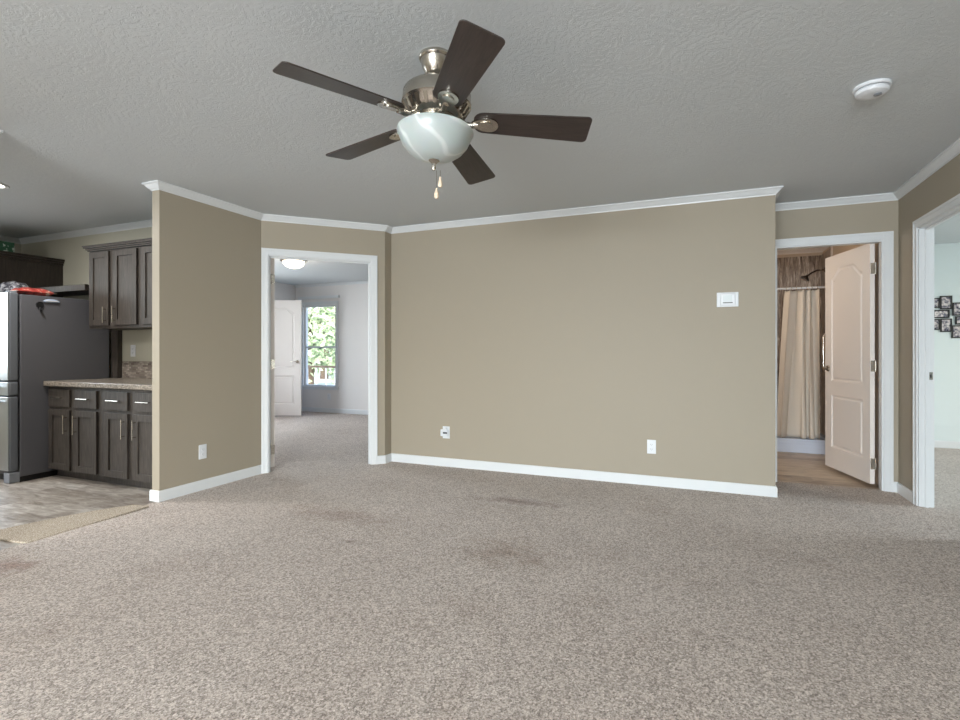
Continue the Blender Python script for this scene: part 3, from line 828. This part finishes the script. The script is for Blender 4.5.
# snack bags on the fridge
def bag(name, label, x, y, z, lx, ly, h, m, m2, rz, seed):
    rng = random.Random(seed)
    root = thing(name, label, 'bag', (x, y, z), rz)
    mb = MB(); nx, ny = 18, 12
    for side in (1, -1):
        g = []
        for i in range(nx + 1):
            row = []
            for j in range(ny + 1):
                u = i / nx * 2 - 1; v = j / ny * 2 - 1
                p = max(0, (1 - u ** 4)) ** .6 * max(0, (1 - v ** 4)) ** .6
                hh = h * .5 * p * (1 + .16 * math.sin(5 * u + seed) * math.cos(4 * v)) if side == 1 else -h * .42 * p
                w = hh + h * .42
                row.append(mb.bm.verts.new((u * lx / 2 * (1 - .05 * p), v * ly / 2 * (1 - .08 * p), w + (rng.random() - .5) * .004 * p * (side > 0))))
            g.append(row)
        for i in range(nx):
            for j in range(ny):
                mb.bm.faces.new((g[i][j], g[i + 1][j], g[i + 1][j + 1], g[i][j + 1]))
    bmesh.ops.remove_doubles(mb.bm, verts=mb.bm.verts[:], dist=.0004)
    mb.build('pouch', m, root, smooth=True)
    for sx in (-1, 1):
        MB().box(sx * lx / 2 - .012, sx * lx / 2 + .012, -ly * .46, ly * .46, h * .42 - .002, h * .42 + .002).build('seal', m2, root)
    return root


bag('snack_bag', 'crumpled red snack bag lying on top of the refrigerator', -5.60, 2.84, 1.6485, .29, .17, .075, 'red', 'cream_print', PI / 2, 3)
bag('foil_bag', 'crumpled grey foil bag at the front of the refrigerator top', -5.86, 2.83, 1.6485, .20, .16, .15, 'grey_foil', 'white', .4, 8)
hk = thing('magnetic_hook', 'black magnetic hook on the refrigerator side panel', 'hook', (-5.50, 2.845, 1.545), -PI / 2)
MB().lathe([(0, .0005), (.030, .0005), (.030, .012), (0, .012)], 20, Matrix.Translation((0, 0, .018)) @ Matrix.Rotation(-PI / 2, 4, 'X')).build('magnet_base', 'black', hk, smooth=True)
MB().tube([(0, .010, .0), (0, .014, -.012), (0, .016, -.024), (0, .024, -.032), (0, .032, -.024)], .010, 10).build('hook_arm', 'black', hk, smooth=True)
cl = thing('magnetic_clip', 'pale blue magnetic clip near top edge of the refrigerator side', 'clip', (-5.50, 2.935, 1.604), -PI / 2)
cb = MB(); cb.prism([(.066 * math.cos(q), .017 * math.sin(q) + .003 * math.cos(2 * q)) for q in [2 * PI * i / 24 for i in range(24)]], 0, .014, Matrix.Translation((0, .0005, 0)) @ Matrix.Rotation(-PI / 2, 4, 'X')); cb.build('jaw', 'blue_pale', cl, .003)
MB().box(-.05, .05, .015, .021, -.004, .006).build('grip', 'white', cl, .002)

# carpet remnant at the kitchen threshold
cs = MB(); cs.prism([(-3.682, 1.84), (-3.715, 2.40), (-3.735, 2.63), (-3.87, 2.60), (-3.97, 2.42), (-4.05, 2.20), (-4.10, 1.98), (-4.12, 1.83), (-3.90, 1.815)], -.0075, .007)
tag(cs.build('carpet_strip', 'carpet_strip', None, .004), 'tan carpet strip lying between vinyl and beige carpet at the kitchen opening', 'carpet strip')

# ------------------------------------------------------------------ bathroom things
sb = thing('shower_tray', 'white acrylic shower base below the cream curtain', 'shower tray', (.83, 7.2, -.006))
b = MB(); b.box(-.58, .575, -.335, -.25, 0, .160); b.box(-.58, -.52, -.25, .37, 0, .145); b.box(.52, .575, -.25, .37, 0, .145); b.box(-.52, .52, .31, .37, 0, .145); b.box(-.52, .52, -.25, .31, 0, .05)
b.build('pan', 'shower_base', sb, .008)
b = MB(); b.box(-.575, .57, -.345, -.335, .100, .135); b.build('front_ledge', 'shower_base', sb, .003)
b = MB(); b.box(.535, .58, -.36, -.25, .1605, .285); b.build('end_cap', 'shower_base', sb, .005)
rd = thing('curtain_rod', 'straight white shower curtain rod above the cream curtain', 'curtain rod', (.83, 6.93, 1.868))
MB().tube([(-.575, 0, 0), (.575, 0, 0)], .012, 14).build('rod', 'white', rd, smooth=True)
for q in (-1, 1): MB().lathe([(0, 0), (.028, 0), (.026, .012), (.016, .016), (0, .016)], 18, Matrix.Translation((q * .588, 0, 0)) @ Matrix.Rotation(-q * PI / 2, 4, 'Y')).build('end_flange', 'white', rd, smooth=True)
cu = thing('shower_curtain', 'cream fabric shower curtain gathered in deep folds', 'shower curtain', (1.09, 6.93, 0))
mb = MB(); nx, nz = 150, 40
g = []
for side in (0, 1):
    gg = []
    for j in range(nz + 1):
        t = j / nz; z = 1.835 - t * (1.835 - .165)
        row = []
        xl = -.165 - .075 * t ** .7; xr = .165 + .012 * t
        for i in range(nx + 1):
            s_ = i / nx
            x = xl + (xr - xl) * s_
            ph = (s_ + .07 * math.sin(2 * PI * s_ * 1.3 + .6) + .05 * t * math.sin(5 * s_ + 1)) * 2 * PI * 3.6
            y = (.034 + .020 * t) * math.sin(ph + .7 * math.sin(2.2 * t + 3 * s_)) + .012 * math.sin(2.3 * ph + 1.3 + 2 * t) * (1 - .6 * t) - .045 * t
            row.append(mb.bm.verts.new((x + .012 * math.sin(ph * 2 + t * 2), y - .16 * max(0, t - .75) * 0 + side * .002, z + .012 * abs(math.sin(ph * 1.0)) * (1 - t) ** 8)))
        gg.append(row)
    g.append(gg)
for side in (0, 1):
    for j in range(nz):
        for i in range(nx): mb.bm.faces.new((g[side][j][i], g[side][j][i + 1], g[side][j + 1][i + 1], g[side][j + 1][i]))
for j in range(nz):
    for i in (0, nx): mb.bm.faces.new((g[0][j][i], g[1][j][i], g[1][j + 1][i], g[0][j + 1][i]))
for i in range(nx):
    for j in (0, nz): mb.bm.faces.new((g[0][j][i], g[1][j][i], g[1][j][i + 1], g[0][j][i + 1]))
co = mb.build('fabric', 'curtain', cu, smooth=True); co.modifiers.clear()
for i in range(7):
    x = -.155 + i * .051
    MB().tube([(x + .0, .021 * math.cos(q), 1.868 - .006 + .024 * math.sin(q)) for q in [2 * PI * k / 14 for k in range(14)]] + [(x, .021, 1.862)], .0025, 6).build('ring', 'nickel', cu, smooth=True)
hd = thing('showerhead', 'dark bronze shower head on an angled arm above the curtain', 'shower head', (1.40, 7.36, 2.12))
M['bronze'] = mat('bronze', (74, 62, 54), .3, .9)
MB().lathe([(0, 0), (.03, 0), (.026, .010), (.012, .014), (0, .014)], 18, Matrix.Rotation(-PI / 2, 4, 'Y')).build('flange', 'bronze', hd, smooth=True)
MB().tube([(-.012, 0, 0), (-.08, 0, .0), (-.14, 0, -.03), (-.175, 0, -.06)], .009, 12).build('arm', 'bronze', hd, smooth=True)
MB().lathe([(0, .03), (.014, .03), (.018, .012), (.045, -.012), (.052, -.022), (.05, -.030), (0, -.030)], 24, Matrix.Translation((-.195, 0, -.078)) @ Matrix.Rotation(math.radians(35), 4, 'Y')).build('spray_head', 'bronze', hd, smooth=True)
gr = thing('grab_bar', 'vertical chrome grab bar beside the curtain, at the edge of the open door', 'grab bar', (1.42, 6.85, .925))
M_ = MB(); M_.tube([(-.0, 0, 0), (-.09, 0, 0), (-.122, 0, .014), (-.134, 0, .05), (-.134, 0, .37), (-.122, 0, .406), (-.09, 0, .42), (0, 0, .42)], .014, 12); M_.build('bar', 'chrome', gr, smooth=True)
for z in (0, .42): MB().lathe([(0, 0.0005), (.03, 0.0005), (.026, .01), (0, .01)], 18, Matrix.Translation((0, 0, z)) @ Matrix.Rotation(-PI / 2, 4, 'Y')).build('end_flange', 'chrome', gr, smooth=True)

# ------------------------------------------------------------------ office photo collage
pc = thing('photo_collage', 'black multi picture frame collage on the pale office wall', 'picture frame', (2.80, 7.86, 1.5), PI)
def pc_frame(x0, x1, y0, y1):
    # pixels -> wall plane (scale fixed by the wall distance)
    def P(px, py):
        k = (px - 480) / 524; u = (k * .9232 * 7.86 - .3843 * 7.86) / (.9232 + .3843 * k); Z = -.3843 * u + .9232 * 7.86
        return u, 1.138 + (352 - py) / 524 * Z
    ua, za = P(x0, y1); ub, zb_ = P(x1, y0)
    ua -= 2.80; ub -= 2.80; za -= 1.5; zb_ -= 1.5
    ua, ub = -ub, -ua
    f_ = .014
    m1 = MB(); m1.box(ua, ub, .0005, .018, za, za + f_); m1.box(ua, ub, .0005, .018, zb_ - f_, zb_); m1.box(ua, ua + f_, .0005, .018, za + f_, zb_ - f_); m1.box(ub - f_, ub, .0005, .018, za + f_, zb_ - f_)
    fo = m1.build('frame', 'black', pc, .001)
    m2 = MB(); m2.box(ua + f_, ub - f_, .001, .008, za + f_, zb_ - f_); m2.build('photo', 'photo', fo)
for fr_ in ((929.5, 939.6, 298, 308.3), (939.6, 951.8, 295.7, 309.5), (932.5, 949.2, 309.7, 318.3), (929.5, 939.8, 319, 330), (939.9, 951.6, 318.5, 332), (952, 962.5, 302.4, 315.8), (955, 968, 316, 324.6), (951.2, 963, 325.2, 338.2), (963, 974, 306, 315.6), (963.4, 975, 325, 334)):
    pc_frame(*fr_)

# ------------------------------------------------------------------ outdoors beyond the bedroom window
struct('ground', MB().box(-70, 40, 8.2, 90, -.72, -.6), 'ground', 'pale ground outside the house')
dk = thing('deck_railing', 'white deck railing outside the bedroom window', 'railing', (-8.2, 10.2, -.6))
MB().box(-1.8, 2.2, -.03, .03, 1.36, 1.41).build('top_rail', 'bark', dk, .004)
for i in range(15):
    MB().box(-1.75 + i * .28, -1.72 + i * .28, -.015, .015, 0, 1.36).build('baluster', 'trim', dk)


def tree(label, x, y, h, r, seed):
    rng = random.Random(seed)
    root = thing('tree', label, 'tree', (x, y, -.6), 0, 'trees beyond the bedroom window')
    MB().tube([(0, 0, 0), (.1, .05, h * .3), (0, .1, h * .7)], [.28, .2, .08], 10).build('trunk', 'bark', root, smooth=True)
    lf = MB()
    blobs = [(rng.uniform(-.6, .6) * r, rng.uniform(-.6, .6) * r, rng.uniform(.06, .9) * h, rng.uniform(.35, .6) * r) for _ in range(16)]
    for k in range(6500):
        bx_, by_, bz_, br = blobs[k % 16]
        d = Vector((rng.gauss(0, 1), rng.gauss(0, 1), rng.gauss(0, 1))).normalized() * br * rng.uniform(.6, 1.05)
        c = Vector((bx_, by_, max(.15, bz_ + d.z))) + Vector((d.x, d.y, 0))
        q = Quaternion((rng.gauss(0, 1), rng.gauss(0, 1), rng.gauss(0, 1), rng.gauss(0, 1))).normalized()
        s_ = rng.uniform(.10, .2)
        lf.bm.faces.new([lf.bm.verts.new(c + q @ Vector(p)) for p in ((-s_, 0, 0), (0, -s_ * .5, 0.03), (s_, 0, 0), (0, s_ * .5, 0.03))])
    tag(lf.build('foliage', 'leaf', root), kind='stuff')
    return root


tree('pale leafy tree nearest the house beyond the bedroom window', -16.4, 19.0, 6.5, 2.6, 1)
tree('pale leafy tree behind the nearest one beyond the bedroom window', -22.4, 27.5, 9, 3.7, 2)
tree('farthest leafy tree on the horizon beyond the bedroom window', -32.0, 41.0, 13, 5.6, 3)
